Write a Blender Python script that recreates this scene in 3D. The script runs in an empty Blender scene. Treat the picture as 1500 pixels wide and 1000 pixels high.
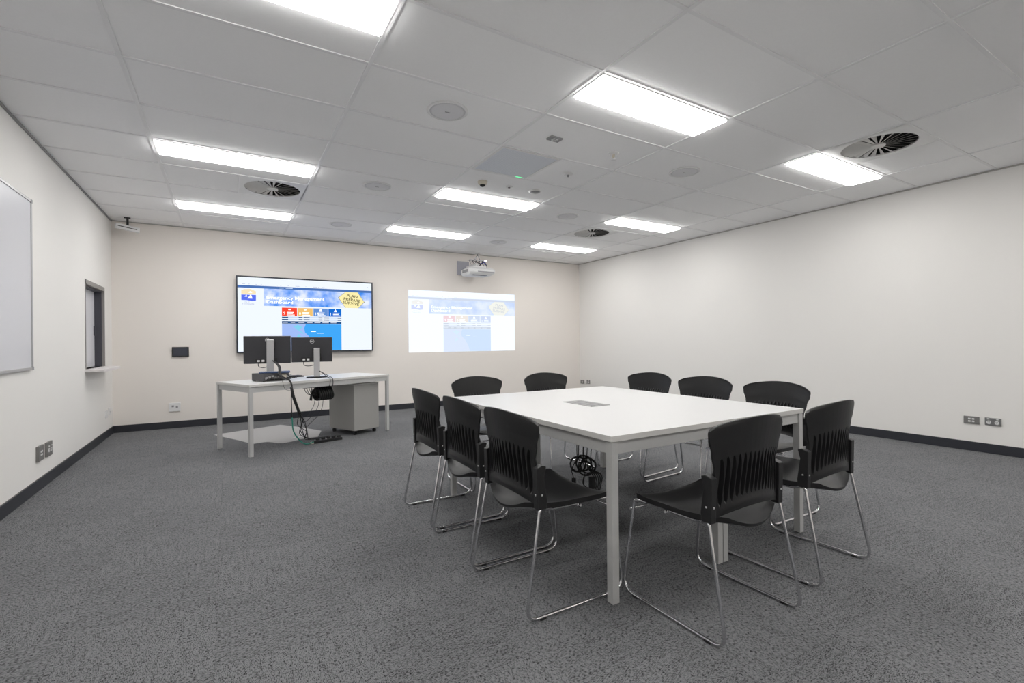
import bpy, bmesh, math, random
from mathutils import Vector, Matrix
random.seed(4)
SC = bpy.context.scene
COL = SC.collection
PI = math.pi

# ------------------------------------------------------------------ camera
YAW, ROLL, CAM_H, FPX = 0.5364, -0.0094, 1.107, 698.9
cam_d = bpy.data.cameras.new('camera')
cam_d.sensor_fit = 'HORIZONTAL'; cam_d.sensor_width = 36.0
cam_d.lens = 36.0 * FPX / 1500.0
cam_d.clip_start = 0.02
cam = bpy.data.objects.new('camera', cam_d); COL.objects.link(cam)
F = Vector((math.sin(YAW), math.cos(YAW), 0)); R = Vector((math.cos(YAW), -math.sin(YAW), 0)); D = Vector((0, 0, -1))
cr, sr = math.cos(ROLL), math.sin(ROLL)
cx = R * cr - D * sr; cyd = R * sr + D * cr
m = Matrix((cx, -cyd, -F)).transposed().to_4x4(); m.translation = (0, 0, CAM_H)
cam.matrix_world = m
SC.camera = cam

# ------------------------------------------------------------------ world, exposure
W = bpy.data.worlds.new('world'); SC.world = W; W.use_nodes = True
W.node_tree.nodes['Background'].inputs[0].default_value = (0.9, 0.95, 1, 1)
W.node_tree.nodes['Background'].inputs[1].default_value = 0.0
SC.view_settings.view_transform = 'Standard'; SC.view_settings.look = 'None'
SC.view_settings.exposure = 0.0; SC.view_settings.gamma = 1.0
SC.view_settings.use_curve_mapping = False
LAMP = 16.8

# ------------------------------------------------------------------ room constants
XL, XR, YB, YF, ZC = -1.262, 6.234, 7.755, -3.60, 2.682
GX0, GY0 = 0.702, 2.724            # ceiling grid origin (1.2 x 0.6 m tiles)

# ------------------------------------------------------------------ materials
def srgb(r, g, b):
    f = lambda c: (c / 255 / 12.92) if c / 255 <= .04045 else ((c / 255 + .055) / 1.055) ** 2.4
    return (f(r), f(g), f(b), 1)
def mat(name, col, rough=.5, metal=0, spec=.5, noise=0.0, nscale=30, bump=0.0, bscale=200, coat=0):
    m = bpy.data.materials.new(name); m.use_nodes = True
    nt = m.node_tree; b = nt.nodes['Principled BSDF']
    b.inputs['Base Color'].default_value = col
    b.inputs['Roughness'].default_value = rough; b.inputs['Metallic'].default_value = metal
    b.inputs['Specular IOR Level'].default_value = spec
    if coat: b.inputs['Coat Weight'].default_value = coat
    tc = nt.nodes.new('ShaderNodeTexCoord')
    if noise:
        n = nt.nodes.new('ShaderNodeTexNoise'); n.inputs['Scale'].default_value = nscale; n.inputs['Detail'].default_value = 4
        nt.links.new(tc.outputs['Object'], n.inputs['Vector'])
        mx = nt.nodes.new('ShaderNodeMix'); mx.data_type = 'RGBA'
        mx.inputs[6].default_value = tuple(c * (1 - noise) for c in col[:3]) + (1,)
        mx.inputs[7].default_value = tuple(min(1, c * (1 + noise)) for c in col[:3]) + (1,)
        nt.links.new(n.outputs['Fac'], mx.inputs[0]); nt.links.new(mx.outputs[2], b.inputs['Base Color'])
    if bump:
        n = nt.nodes.new('ShaderNodeTexNoise'); n.inputs['Scale'].default_value = bscale; n.inputs['Detail'].default_value = 3
        nt.links.new(tc.outputs['Object'], n.inputs['Vector'])
        bp = nt.nodes.new('ShaderNodeBump'); bp.inputs['Strength'].default_value = bump; bp.inputs['Distance'].default_value = .002
        nt.links.new(n.outputs['Fac'], bp.inputs['Height']); nt.links.new(bp.outputs['Normal'], b.inputs['Normal'])
    return m
def emit(name, col, s):
    m = bpy.data.materials.new(name); m.use_nodes = True; nt = m.node_tree
    nt.nodes.remove(nt.nodes['Principled BSDF'])
    e = nt.nodes.new('ShaderNodeEmission'); e.inputs[0].default_value = col; e.inputs[1].default_value = s
    nt.links.new(e.outputs[0], nt.nodes['Material Output'].inputs[0])
    return m
M = {}
M['wall'] = mat('warm_wall_paint', (.86, .815, .77, 1), .85, spec=.2, noise=.012, nscale=1.5, bump=.05, bscale=300)
M['wall_r'] = mat('white_wall_paint', (.87, .855, .83, 1), .85, spec=.2, noise=.012, nscale=1.5, bump=.05, bscale=300)
M['tile'] = mat('ceiling_tile', (.95, .95, .955, 1), .9, spec=.15, noise=.02, nscale=60, bump=.15, bscale=400)
M['tbar'] = mat('ceiling_grid_bar', (.86, .86, .87, 1), .5)
M['gap'] = mat('shadow_gap', (.30, .30, .30, 1), .7)
M['gap2'] = mat('pale_shadow_gap', (.50, .48, .46, 1), .7)
M['base'] = mat('baseboard_vinyl', (.026, .028, .036, 1), .45, noise=.1, nscale=5)
M['white_lam'] = mat('white_laminate', (.74, .74, .74, 1), .33, spec=.4, noise=.01, nscale=8)
M['white_edge'] = mat('white_edge_band', (.66, .65, .63, 1), .45)
M['silver'] = mat('silver_powder_coat', (.55, .55, .545, 1), .42, metal=.2, noise=.03, nscale=80)
M['chrome'] = mat('chrome', (.72, .72, .74, 1), .12, metal=1)
M['blk'] = mat('black_chair_plastic', (.013, .013, .014, 1), .40, spec=.42, bump=.08, bscale=900)
M['blk2'] = mat('black_cable_plastic', (.012, .012, .013, 1), .45)
M['screw'] = mat('screw_steel', (.75, .75, .75, 1), .3, metal=.7)
M['dark'] = mat('dark_interior', (.03, .03, .03, 1), .8)
M['whiteplastic'] = mat('white_plastic', (.78, .78, .78, 1), .4)
M['greyplastic'] = mat('grey_plastic', (.30, .30, .31, 1), .5)
M['plate'] = mat('grey_socket_plate', (.23, .225, .22, 1), .4, metal=.3)
M['metal'] = mat('brushed_steel', (.33, .33, .33, 1), .35, metal=.8)
M['ped'] = mat('grey_pedestal_paint', (.36, .355, .34, 1), .5, noise=.03, nscale=60)
M['ped_top'] = mat('pale_top_paint', (.62, .62, .60, 1), .5)
M['mon'] = mat('monitor_black', (.03, .03, .035, 1), .5, noise=.1, nscale=40)
M['mon_edge'] = mat('monitor_silver_edge', (.45, .45, .46, 1), .4)
M['tvframe'] = mat('tv_bezel', (.022, .03, .045, 1), .35)
M['board'] = mat('whiteboard_enamel', (.70, .71, .76, 1), .3, coat=.2)
M['alu'] = mat('aluminium', (.50, .50, .51, 1), .35, metal=.6)
M['greige'] = mat('window_frame_paint', (.29, .275, .265, 1), .5)
M['jamb'] = mat('window_jamb_dark', (.06, .06, .075, 1), .5)
M['panel'] = mat('sliding_panel', (.68, .68, .72, 1), .5)
M['sill'] = mat('sill_laminate', (.76, .73, .73, 1), .4)
M['matplastic'] = mat('chair_mat_plastic', (.44, .44, .445, 1), .3, spec=.5, noise=.03, nscale=20)
M['green'] = mat('green_cable', (.01, .22, .16, 1), .5)
M['cream'] = mat('cream_plastic', (.70, .65, .55, 1), .5)
M['bluegrey'] = mat('blue_lid', (.03, .06, .14, 1), .25)
M['diff'] = emit('lamp_diffuser', (1, .985, .96, 1), LAMP)
M['greenglow'] = emit('green_glow', (.15, 1, .4, 1), 1.5)
M['vane'] = mat('vent_vane', (.66, .65, .63, 1), .5)

def perforated(name, c1, c2, scale):
    m = mat(name, c1, .5); nt = m.node_tree; b = nt.nodes['Principled BSDF']
    tc = nt.nodes.new('ShaderNodeTexCoord'); v = nt.nodes.new('ShaderNodeTexVoronoi'); v.inputs['Scale'].default_value = scale
    v.inputs['Randomness'].default_value = 0
    nt.links.new(tc.outputs['Object'], v.inputs['Vector'])
    r = nt.nodes.new('ShaderNodeValToRGB'); r.color_ramp.elements[0].position = .28; r.color_ramp.elements[1].position = .36
    r.color_ramp.elements[0].color = c2; r.color_ramp.elements[1].color = c1
    nt.links.new(v.outputs['Distance'], r.inputs[0]); nt.links.new(r.outputs[0], b.inputs['Base Color'])
    return m
M['grille'] = perforated('speaker_grille', (.72, .72, .74, 1), (.42, .42, .44, 1), 180)
M['perf'] = perforated('perforated_steel', (.80, .83, .88, 1), (.45, .48, .54, 1), 90)

def carpet():
    m = mat('grey_carpet', (.1, .1, .1, 1), .95, spec=.1); nt = m.node_tree; b = nt.nodes['Principled BSDF']; L = nt.links
    N = nt.nodes.new
    tc = N('ShaderNodeTexCoord')
    # carpet tiles laid quarter-turn: checker picks the direction of the ribs
    ck = N('ShaderNodeTexChecker'); ck.inputs['Scale'].default_value = 1.0
    mp = N('ShaderNodeMapping'); mp.inputs['Scale'].default_value = (2, 2, .001); mp.inputs['Location'].default_value = (.1, .15, .3)
    L.new(tc.outputs['Object'], mp.inputs['Vector']); L.new(mp.outputs[0], ck.inputs['Vector'])
    def streak(sc):
        q = N('ShaderNodeMapping'); q.inputs['Scale'].default_value = sc
        n = N('ShaderNodeTexNoise'); n.inputs['Scale'].default_value = 1; n.inputs['Detail'].default_value = 3; n.inputs['Roughness'].default_value = .7
        L.new(tc.outputs['Object'], q.inputs['Vector']); L.new(q.outputs[0], n.inputs['Vector']); return n
    a = streak((90, 420, 1)); c = streak((420, 90, 1))
    mx = N('ShaderNodeMix'); mx.data_type = 'FLOAT'
    L.new(ck.outputs['Fac'], mx.inputs[0]); L.new(a.outputs['Fac'], mx.inputs[2]); L.new(c.outputs['Fac'], mx.inputs[3])
    g = N('ShaderNodeTexNoise'); g.inputs['Scale'].default_value = 90; g.inputs['Detail'].default_value = 6; g.inputs['Roughness'].default_value = .85
    L.new(tc.outputs['Object'], g.inputs['Vector'])
    a2 = streak((9, 70, 1)); c2 = streak((70, 9, 1))
    g2 = N('ShaderNodeMix'); g2.data_type = 'FLOAT'
    L.new(ck.outputs['Fac'], g2.inputs[0]); L.new(a2.outputs['Fac'], g2.inputs[2]); L.new(c2.outputs['Fac'], g2.inputs[3])
    ad = N('ShaderNodeMath'); ad.operation = 'MULTIPLY_ADD'; ad.inputs[1].default_value = .70
    L.new(g.outputs['Fac'], ad.inputs[0]); L.new(mx.outputs[0], ad.inputs[2])
    ad2 = N('ShaderNodeMath'); ad2.operation = 'MULTIPLY_ADD'; ad2.inputs[1].default_value = .22
    L.new(g2.outputs[0], ad2.inputs[0]); L.new(ad.outputs[0], ad2.inputs[2])
    # every other tile reads a shade darker, with a faint seam between tiles
    ad3 = N('ShaderNodeMath'); ad3.operation = 'MULTIPLY_ADD'; ad3.inputs[1].default_value = .010
    L.new(ck.outputs['Fac'], ad3.inputs[0]); L.new(ad2.outputs[0], ad3.inputs[2])
    bk = N('ShaderNodeTexBrick'); bk.offset = 0; bk.inputs['Scale'].default_value = 1; bk.inputs['Mortar Size'].default_value = .0016; bk.inputs['Mortar Smooth'].default_value = 0
    bk.inputs['Brick Width'].default_value = .5; bk.inputs['Row Height'].default_value = .5
    mq = N('ShaderNodeMapping'); mq.inputs['Location'].default_value = (.05, .075, 0); L.new(tc.outputs['Object'], mq.inputs['Vector']); L.new(mq.outputs[0], bk.inputs['Vector'])
    ad4 = N('ShaderNodeMath'); ad4.operation = 'MULTIPLY_ADD'; ad4.inputs[1].default_value = -.022
    L.new(bk.outputs['Fac'], ad4.inputs[0]); L.new(ad3.outputs[0], ad4.inputs[2]); ad2 = ad4
    r = N('ShaderNodeValToRGB'); e = r.color_ramp.elements
    e[0].position = .84; e[0].color = (.014, .0143, .0152, 1); e[1].position = 1.0 ; e[1].color = (.23, .234, .242, 1)
    L.new(ad2.outputs[0], r.inputs[0]); L.new(r.outputs[0], b.inputs['Base Color'])
    bp = N('ShaderNodeBump'); bp.inputs['Strength'].default_value = .2; bp.inputs['Distance'].default_value = .002
    L.new(ad.outputs[0], bp.inputs['Height']); L.new(bp.outputs['Normal'], b.inputs['Normal'])
    return m
M['carpet'] = carpet()

# ------------------------------------------------------------------ mesh helpers
class MB:
    def __init__(s): s.v = []; s.f = []; s.sm = []; s.mi = []
    def add(s, vs, fs, smooth=False, mi=0):
        o = len(s.v); s.v += [tuple(v) for v in vs]
        for f in fs: s.f.append([i + o for i in f]); s.sm.append(smooth); s.mi.append(mi)
        return s
    def box(s, x0, x1, y0, y1, z0, z1, mi=0):
        v = [(x, y, z) for z in (z0, z1) for y in (y0, y1) for x in (x0, x1)]
        return s.add(v, [(0, 2, 3, 1), (4, 5, 7, 6), (0, 1, 5, 4), (2, 6, 7, 3), (0, 4, 6, 2), (1, 3, 7, 5)], mi=mi)
    def cbox(s, c, size, rot=None, mi=0):
        hx, hy, hz = [a / 2 for a in size]
        v = [Vector((x, y, z)) for z in (-hz, hz) for y in (-hy, hy) for x in (-hx, hx)]
        if rot is not None: v = [rot @ p for p in v]
        v = [p + Vector(c) for p in v]
        return s.add(v, [(0, 2, 3, 1), (4, 5, 7, 6), (0, 1, 5, 4), (2, 6, 7, 3), (0, 4, 6, 2), (1, 3, 7, 5)], mi=mi)
    def tube(s, pts, r, n=10, closed=False, mi=0):
        P = [Vector(p) for p in pts]; k = len(P); rings = []
        t0 = (P[1] - P[0]).normalized()
        up = Vector((0, 0, 1)) if abs(t0.z) < .9 else Vector((1, 0, 0))
        nrm = (up - t0 * up.dot(t0)).normalized(); vs = []
        for i in range(k):
            if closed: t = (P[(i + 1) % k] - P[i - 1]).normalized()
            elif i == 0: t = t0
            elif i == k - 1: t = (P[-1] - P[-2]).normalized()
            else: t = ((P[i + 1] - P[i]).normalized() + (P[i] - P[i - 1]).normalized()).normalized()
            nrm = nrm - t * nrm.dot(t); nrm.normalize(); bn = t.cross(nrm)
            for j in range(n):
                a = 2 * PI * j / n; vs.append(P[i] + (nrm * math.cos(a) + bn * math.sin(a)) * r)
        fs = []
        for i in range(k if closed else k - 1):
            for j in range(n):
                a = i * n + j; b = i * n + (j + 1) % n; c = ((i + 1) % k) * n + (j + 1) % n; d = ((i + 1) % k) * n + j
                fs.append((a, b, c, d))
        s.add(vs, fs, True, mi)
        if not closed:
            o = len(s.v) - len(vs)
            s.f.append([o + j for j in range(n)][::-1]); s.sm.append(False); s.mi.append(mi)
            s.f.append([o + (k - 1) * n + j for j in range(n)]); s.sm.append(False); s.mi.append(mi)
        return s
    def lathe(s, prof, n=32, c=(0, 0, 0), mi=0, smooth=True):      # profile of (r, z), axis z
        vs = []
        for r, z in prof:
            for j in range(n):
                a = 2 * PI * j / n; vs.append((c[0] + r * math.cos(a), c[1] + r * math.sin(a), c[2] + z))
        fs = []
        for i in range(len(prof) - 1):
            for j in range(n):
                fs.append((i * n + j, i * n + (j + 1) % n, (i + 1) * n + (j + 1) % n, (i + 1) * n + j))
        s.add(vs, fs, smooth, mi)
        o = len(s.v) - len(vs)
        s.f.append([o + j for j in range(n)][::-1]); s.sm.append(False); s.mi.append(mi)
        s.f.append([o + (len(prof) - 1) * n + j for j in range(n)]); s.sm.append(False); s.mi.append(mi)
        return s
    def prism(s, poly, z0, z1, mi=0, axis='z'):
        n = len(poly)
        if axis == 'z': vs = [(x, y, z0) for x, y in poly] + [(x, y, z1) for x, y in poly]
        elif axis == 'y': vs = [(x, z0, y) for x, y in poly] + [(x, z1, y) for x, y in poly]
        else: vs = [(z0, x, y) for x, y in poly] + [(z1, x, y) for x, y in poly]
        fs = [list(range(n))[::-1], [n + i for i in range(n)]] + [(i, (i + 1) % n, n + (i + 1) % n, n + i) for i in range(n)]
        return s.add(vs, fs, mi=mi)
    def build(s, name, mats, parent=None, bevel=0, recalc=True):
        me = bpy.data.meshes.new(name); me.from_pydata(s.v, [], s.f)
        if not isinstance(mats, (list, tuple)): mats = [mats]
        for q in mats: me.materials.append(q)
        me.polygons.foreach_set('use_smooth', s.sm); me.polygons.foreach_set('material_index', s.mi)
        if recalc:
            bm = bmesh.new(); bm.from_mesh(me); bmesh.ops.recalc_face_normals(bm, faces=bm.faces)
            bm.to_mesh(me); bm.free()
        me.update()
        o = bpy.data.objects.new(name, me); COL.objects.link(o)
        if parent: o.parent = parent
        if bevel:
            b = o.modifiers.new('bevel', 'BEVEL'); b.width = bevel; b.segments = 2; b.limit_method = 'ANGLE'; b.angle_limit = .6
        return o

def tag(o, label, cat, group=None):
    o['label'] = label; o['category'] = cat
    if group: o['group'] = group
    return o
def thing(name, label, cat, loc=(0, 0, 0), rz=0, group=None):
    o = bpy.data.objects.new(name, None); COL.objects.link(o); o.location = loc; o.rotation_euler = (0, 0, rz)
    o.empty_display_size = .1
    return tag(o, label, cat, group)
def struct(name, mb, mats, bevel=0, parent=None):
    o = mb.build(name, mats, parent, bevel); 
    if not parent: o['kind'] = 'structure'
    return o
def children(o): return [c for c in bpy.data.objects if c.parent == o]
def dup(root, loc, rz, label):
    kids = {}
    for c in bpy.data.objects:
        if c.parent: kids.setdefault(c.parent.name, []).append(c)
    def cp(o, par):
        c = o.copy(); COL.objects.link(c)
        if par: c.parent = par
        for ch in kids.get(o.name, []): cp(ch, c)
        return c
    r = cp(root, None); r.location = loc; r.rotation_euler = (0, 0, rz); r['label'] = label
    return r
def fillet(pts, rad, n=6):
    P = [Vector(p) for p in pts]; out = [P[0]]
    for i in range(1, len(P) - 1):
        r = rad[i] if isinstance(rad, (list, tuple)) else rad
        a = (P[i - 1] - P[i]); b = (P[i + 1] - P[i]); la, lb = a.length, b.length; a.normalize(); b.normalize()
        ang = a.angle(b); t = min(r / math.tan(ang / 2), la * .49, lb * .49)
        p0 = P[i] + a * t; p1 = P[i] + b * t
        for k in range(n + 1):
            u = k / n; q = p0 * (1 - u) ** 2 + P[i] * 2 * u * (1 - u) + p1 * u * u; out.append(q)
    out.append(P[-1]); return out
def bez(pts, n=10):          # catmull-rom through points
    P = [Vector(p) for p in pts]; P = [P[0] * 2 - P[1]] + P + [P[-1] * 2 - P[-2]]; out = []
    for i in range(1, len(P) - 2):
        for k in range(n):
            t = k / n; a, b, c, d = P[i - 1], P[i], P[i + 1], P[i + 2]
            out.append(.5 * ((2 * b) + (c - a) * t + (2 * a - 5 * b + 4 * c - d) * t * t + (3 * b - a - 3 * c + d) * t ** 3))
    out.append(P[-2]); return out
def textmesh(name, body, size, material, parent, loc, rot, align='LEFT', xs=1.0, shear=0, off=0, extrude=0, line=1.0):
    cu = bpy.data.curves.new(name, 'FONT'); cu.body = body; cu.size = size; cu.align_x = align; cu.offset = off
    cu.space_line = line; cu.resolution_u = 3; cu.extrude = extrude
    t = bpy.data.objects.new(name, cu); COL.objects.link(t); bpy.context.view_layer.update()
    me = bpy.data.meshes.new_from_object(t.evaluated_get(bpy.context.evaluated_depsgraph_get()))
    bpy.data.objects.remove(t); bpy.data.curves.remove(cu)
    me.materials.clear(); me.materials.append(material)
    o = bpy.data.objects.new(name, me); COL.objects.link(o)
    if parent: o.parent = parent
    o.location = loc; o.rotation_euler = rot; o.scale = (xs, 1, 1)
    return o

# ================================================================== THE SETTING
struct('floor', MB().box(XL - .2, XR + .1, YF - .1, YB + .1, -.05, 0), M['carpet'])
# ceiling: lay-in tiles between bars, open cells where the air diffusers sit
mb = MB()
vents = [(0.402, 5.424), (4.602, 1.824), (4.602, 5.424)]
ix0, ix1 = -4, 11; iy0, iy1 = -11, 9
for i in range(ix0, ix1):
    for j in range(iy0, iy1):
        x0, x1 = max(GX0 + .6 * i, XL - .1), min(GX0 + .6 * (i + 1), XR + .1)
        y0, y1 = max(GY0 + .6 * j, YF - .1), min(GY0 + .6 * (j + 1), YB + .1)
        if x1 <= x0 or y1 <= y0: continue
        if any(x0 < vx < x1 and y0 < vy < y1 for vx, vy in vents): continue
        mb.box(x0, x1, y0, y1, ZC + .006, ZC + .02)
for i in range(-2, 6):                       # main bars running into the depth
    x = GX0 + 1.2 * i
    if XL < x < XR: mb.box(x - .012, x + .012, YF, YB, ZC, ZC + .006, mi=1)
for j in range(iy0, iy1 + 1):                # cross bars
    y = GY0 + .6 * j
    if YF < y < YB: mb.box(XL, XR, y - .011, y + .011, ZC + .0006, ZC + .006, mi=1)
for vx, vy in vents:
    sx = vx - .3 if vx < 1 else vx + .3
    mb.box(sx - .004, sx + .004, vy - .289, vy + .289, ZC - .0008, ZC + .003, mi=1)
mb.box(2.496, 2.508, 3.335, 3.913, ZC + .001, ZC + .006, mi=1)
struct('ceiling', mb, [M['tile'], M['tbar']])

# walls (left wall with the servery window opening)
WY0, WY1, WZ0, WZ1 = 6.446, 7.33, 0.862, 1.79
mb = MB()
mb.box(XL - .14, XL, YF - .1, WY0, 0, ZC + .02); mb.box(XL - .14, XL, WY1, YB + .1, 0, ZC + .02)
mb.box(XL - .14, XL, WY0, WY1, 0, WZ0); mb.box(XL - .14, XL, WY0, WY1, WZ1, ZC + .02)
struct('wall_left', mb, M['wall_r'])
struct('wall_back', MB().box(XL, XR, YB, YB + .1, 0, ZC + .02), M['wall'])
struct('wall_right', MB().box(XR, XR + .1, YF - .1, YB + .1, 0, ZC + .02), M['wall_r'])
struct('wall_front', MB().box(XL, XR, YF - .1, YF, 0, ZC + .02), M['wall'])
bh = .09
struct('baseboard_left', MB().box(XL, XL + .012, YF, YB, 0, bh), M['base'], .002)
struct('baseboard_back', MB().box(XL + .012, XR - .012, YB - .012, YB, 0, bh), M['base'], .002)
struct('baseboard_right', MB().box(XR - .012, XR, YF, YB, 0, bh), M['base'], .002)
struct('trim_1', MB().box(XL, XL + .012, YF, YB, ZC - .012, ZC + .004), M['gap'])
struct('trim_2', MB().box(XL + .012, XR - .01, YB - .008, YB, ZC - .007, ZC + .004), M['gap2'])
struct('trim_3', MB().box(XR - .008, XR, YF, YB, ZC - .009, ZC + .004), M['gap2'])
# window: greige frame, dark reveals, white sliding panel
wb = MB(); ft = .012
wb.box(XL - .02, XL + .006, WY0, WY0 + ft, WZ0, WZ1); wb.box(XL - .02, XL + .006, WY1 - .012, WY1, WZ0, WZ1)
wb.box(XL - .02, XL + .006, WY0, WY1, WZ1 - .045, WZ1)
win = struct('window_1', wb, M['greige'])
struct('jamb', MB().box(XL - .085, XL - .02, WY1 - .03, WY1, WZ0, WZ1).box(XL - .085, XL - .02, WY0 + ft, WY1, WZ1 - .06, WZ1), M['jamb'], parent=win)
pn = struct('sliding_panel', MB().box(XL - .1, XL - .085, WY0, WY1, WZ0, WZ1), M['panel'], parent=win)
struct('panel_handle', MB().box(XL - .085, XL - .072, WY1 - .075, WY1 - .045, 1.22, 1.33), M['jamb'], .003, parent=win)
struct('window_sill', MB().prism([(XL - .1, WY0 - .03), (-1.105, WY0 - .03), (-1.095, WY0), (-1.10, 7.22), (-1.13, 7.28), (XL + .001, 7.34), (XL + .001, WY1), (XL - .1, WY1)], WZ0 - .028, WZ0), M['sill'], .003, parent=win)

# ================================================================== CEILING THINGS
def light(x0, y0, label):
    t = thing('ceiling_light', label, 'ceiling light', (x0 + .6, y0 + .15, ZC), 0, 'recessed strip lights in the ceiling')
    fr = MB(); a, b = .588, .15
    fr.box(-a, a, -b, -b + .007, -.004, .005).box(-a, a, b - .007, b, -.004, .005).box(-a, -a + .007, -b + .007, b - .007, -.004, .005).box(a - .007, a, -b + .007, b - .007, -.004, .005)
    fr.build('frame', M['whiteplastic'], t)
    MB().box(-a + .016, a - .016, -b + .012, b - .012, -.018, .005).build('diffuser', M['diff'], t)  # stands proud of the frame to throw extra light along the ceiling
    return t
LX = [-.498, 1.902, 4.302]
l0 = light(LX[0], 2.124 + .011, 'nearest bright ceiling strip light, cut off by the top edge of the photo')
l0['label'] = 'bright white ceiling strip light cut off by the top edge of the photo'
for x, y, lab in [
    (LX[0], 4.524, 'long white strip light at left, in front of the left round air diffuser'),
    (LX[0], 6.324, 'white strip light at far left, beyond the left round air diffuser'),
    (LX[1], 2.124, 'large bright strip light above the white meeting table, nearest of the middle row'),
    (LX[1], 4.524, 'middle row strip light beside the small ceiling sensors'),
    (LX[1], 6.324, 'middle row strip light nearest the wall projector'),
    (LX[2], 2.124, 'strip light beside the large right-hand air diffuser'),
    (LX[2], 4.524, 'right row strip light just in front of the small far diffuser'),
    (LX[2], 6.324, 'farthest right strip light near the back right corner'),
    (LX[0], -.276, 'added ceiling strip light behind the viewer on the left'),  # from here on unseen lamps, added to light the near side of the room
    (LX[1], -.276, 'added ceiling strip light behind the viewer in the middle'),
    (LX[2], -.276, 'added ceiling strip light behind the viewer on the right'),
    (LX[0], -2.676, 'added ceiling strip light farthest behind the viewer on the left'),
    (LX[1], -2.676, 'added ceiling strip light farthest behind the viewer in the middle'),
    (LX[2], -2.676, 'added ceiling strip light farthest behind the viewer on the right')]:
    dup(l0, (x + .6, y + .011 + .15, ZC), 0, lab)

def vent(x, y, label):
    t = thing('air_diffuser', label, 'air vent', (x, y, ZC), 0, 'round swirl diffusers in the ceiling')
    n = 48; r = .255; vs = []; fs = []
    for k in range(n):
        a = 2 * PI * k / n; c, s_ = math.cos(a), math.sin(a)
        q = .2985 / max(abs(c), abs(s_)); vs += [(r * c, r * s_, 0), (q * c, q * s_, 0), (r * c, r * s_, .012), (q * c, q * s_, .012)]
    for k in range(n):
        a, b = 4 * k, 4 * ((k + 1) % n)
        fs += [(a, a + 1, b + 1, b), (a + 2, b + 2, b + 3, a + 3), (a, b, b + 2, a + 2), (a + 1, a + 3, b + 3, b + 1)]
    MB().add(vs, fs).build('face_plate', M['whiteplastic'], t)
    v = []; f = []
    for k in range(n):
        a = 2 * PI * k / n
        v += [(.275 * math.cos(a), .275 * math.sin(a), .012), (.275 * math.cos(a), .275 * math.sin(a), .14)]
    for k in range(n): f.append((2 * k, 2 * ((k + 1) % n), 2 * ((k + 1) % n) + 1, 2 * k + 1))
    f.append([2 * k + 1 for k in range(n)])
    MB().add(v, f).build('plenum', M['dark'], t)
    for k in range(24):
        a = 2 * PI * k / 24
        R_ = Matrix.Rotation(a, 3, 'Z'); tilt = .42
        w0, w1 = .003, .0175; pts = []
        for rr, w in ((.045, w0), (.258, w1)):
            for sg in (-1, 1):
                for dz in (0, .0015):
                    pts.append(R_ @ Vector((rr, sg * w * math.cos(tilt), sg * w * math.sin(tilt) + .006 + dz)))
        MB().add(pts, [(0, 2, 6, 4), (1, 5, 7, 3), (0, 1, 3, 2), (4, 6, 7, 5), (0, 4, 5, 1), (2, 3, 7, 6)]).build('vane', M['vane'], t)
    MB().lathe([(.05, -.002), (.05, .012)], 24).build('hub', M['vane'], t)
    return t
v0 = vent(.402, 5.424, 'square-plated round swirl air diffuser between the two left strip lights')
dup(v0, (4.602, 1.824, ZC), 0, 'large round swirl air diffuser at right, beside a strip light')
dup(v0, (4.602, 5.424, ZC), 0, 'small-looking round swirl air diffuser far off in the right row')

def speaker(x, y, label):
    t = thing('ceiling_speaker', label, 'ceiling speaker', (x, y, ZC + .006), 0, 'round ceiling speakers')
    MB().lathe([(.142, 0), (.142, -.004), (.136, -.007), (.122, -.007), (.122, 0)], 48).build('rim', M['whiteplastic'], t)
    MB().lathe([(.122, -.001), (.122, -.005), (.1, -.008), (.001, -.0095)], 48).build('grille', M['grille'], t)
    MB().box(-.018, .018, -.005, .005, -.0112, -.009).build('badge', M['greyplastic'], t, .001)
    return t
s0 = speaker(1.302, 3.024, 'large-looking round grey ceiling speaker, nearest one at upper centre')
for x, y, lab in [(1.302, 4.824, 'round ceiling speaker just right of the left air diffuser'),
                  (1.302, 6.624, 'round ceiling speaker near the back wall above the wall television'),
                  (3.702, 3.024, 'round ceiling speaker at right between the two large strip lights'),
                  (3.702, 4.824, 'round ceiling speaker left of the far right diffuser'),
                  (3.702, 6.624, 'farthest round ceiling speaker, behind the projector')]:
    dup(s0, (x, y, ZC + .006), 0, lab)
# return air grille
t = thing('return_air_grille', 'square perforated return air grille in the ceiling with a green glint', 'air grille', (2.202, 3.624, ZC))
MB().box(-.288, .288, -.288, -.27, -.003, .006).box(-.288, .288, .27, .288, -.003, .006).box(-.288, -.27, -.27, .27, -.003, .006).box(.27, .288, -.27, .27, -.003, .006).build('frame', M['whiteplastic'], t)
MB().box(-.27, .27, -.27, .27, 0, .006).build('perforated_face', M['perf'], t)
MB().box(.17, .245, .262, .269, -.003, 0).build('indicator', M['greenglow'], t)  # small green emissive strip on the grille
# small ceiling devices
ZT = ZC + .006
t = thing('ceiling_outlet', 'grey rectangular four-socket plate on the ceiling', 'outlet', (2.20, 3.02, ZT), .05)
MB().box(-.056, .056, -.036, .036, -.012, 0).build('plate', M['greyplastic'], t, .003)
for a in (-.014, .014):
    for b in (-.012, .012): MB().box(a - .009, a + .009, b - .008, b + .008, -.014, -.011).build('socket_cover', M['whiteplastic'], t)
t = thing('sprinkler_head', 'pale sprinkler head with a clear guard under the ceiling tile', 'sprinkler', (2.81, 3.02, ZT))
MB().lathe([(.045, 0), (.045, -.004), (.03, -.008), (.014, -.01)], 24).build('escutcheon', M['whiteplastic'], t)
MB().lathe([(.012, -.008), (.012, -.03), (.006, -.04)], 16).build('body', M['cream'], t)
MB().tube([(.022 * math.cos(a), 0, -.03 + .022 * math.sin(a)) for a in [2 * PI * k / 16 for k in range(16)]], .003, 6, True).build('yoke', M['whiteplastic'], t)
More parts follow.
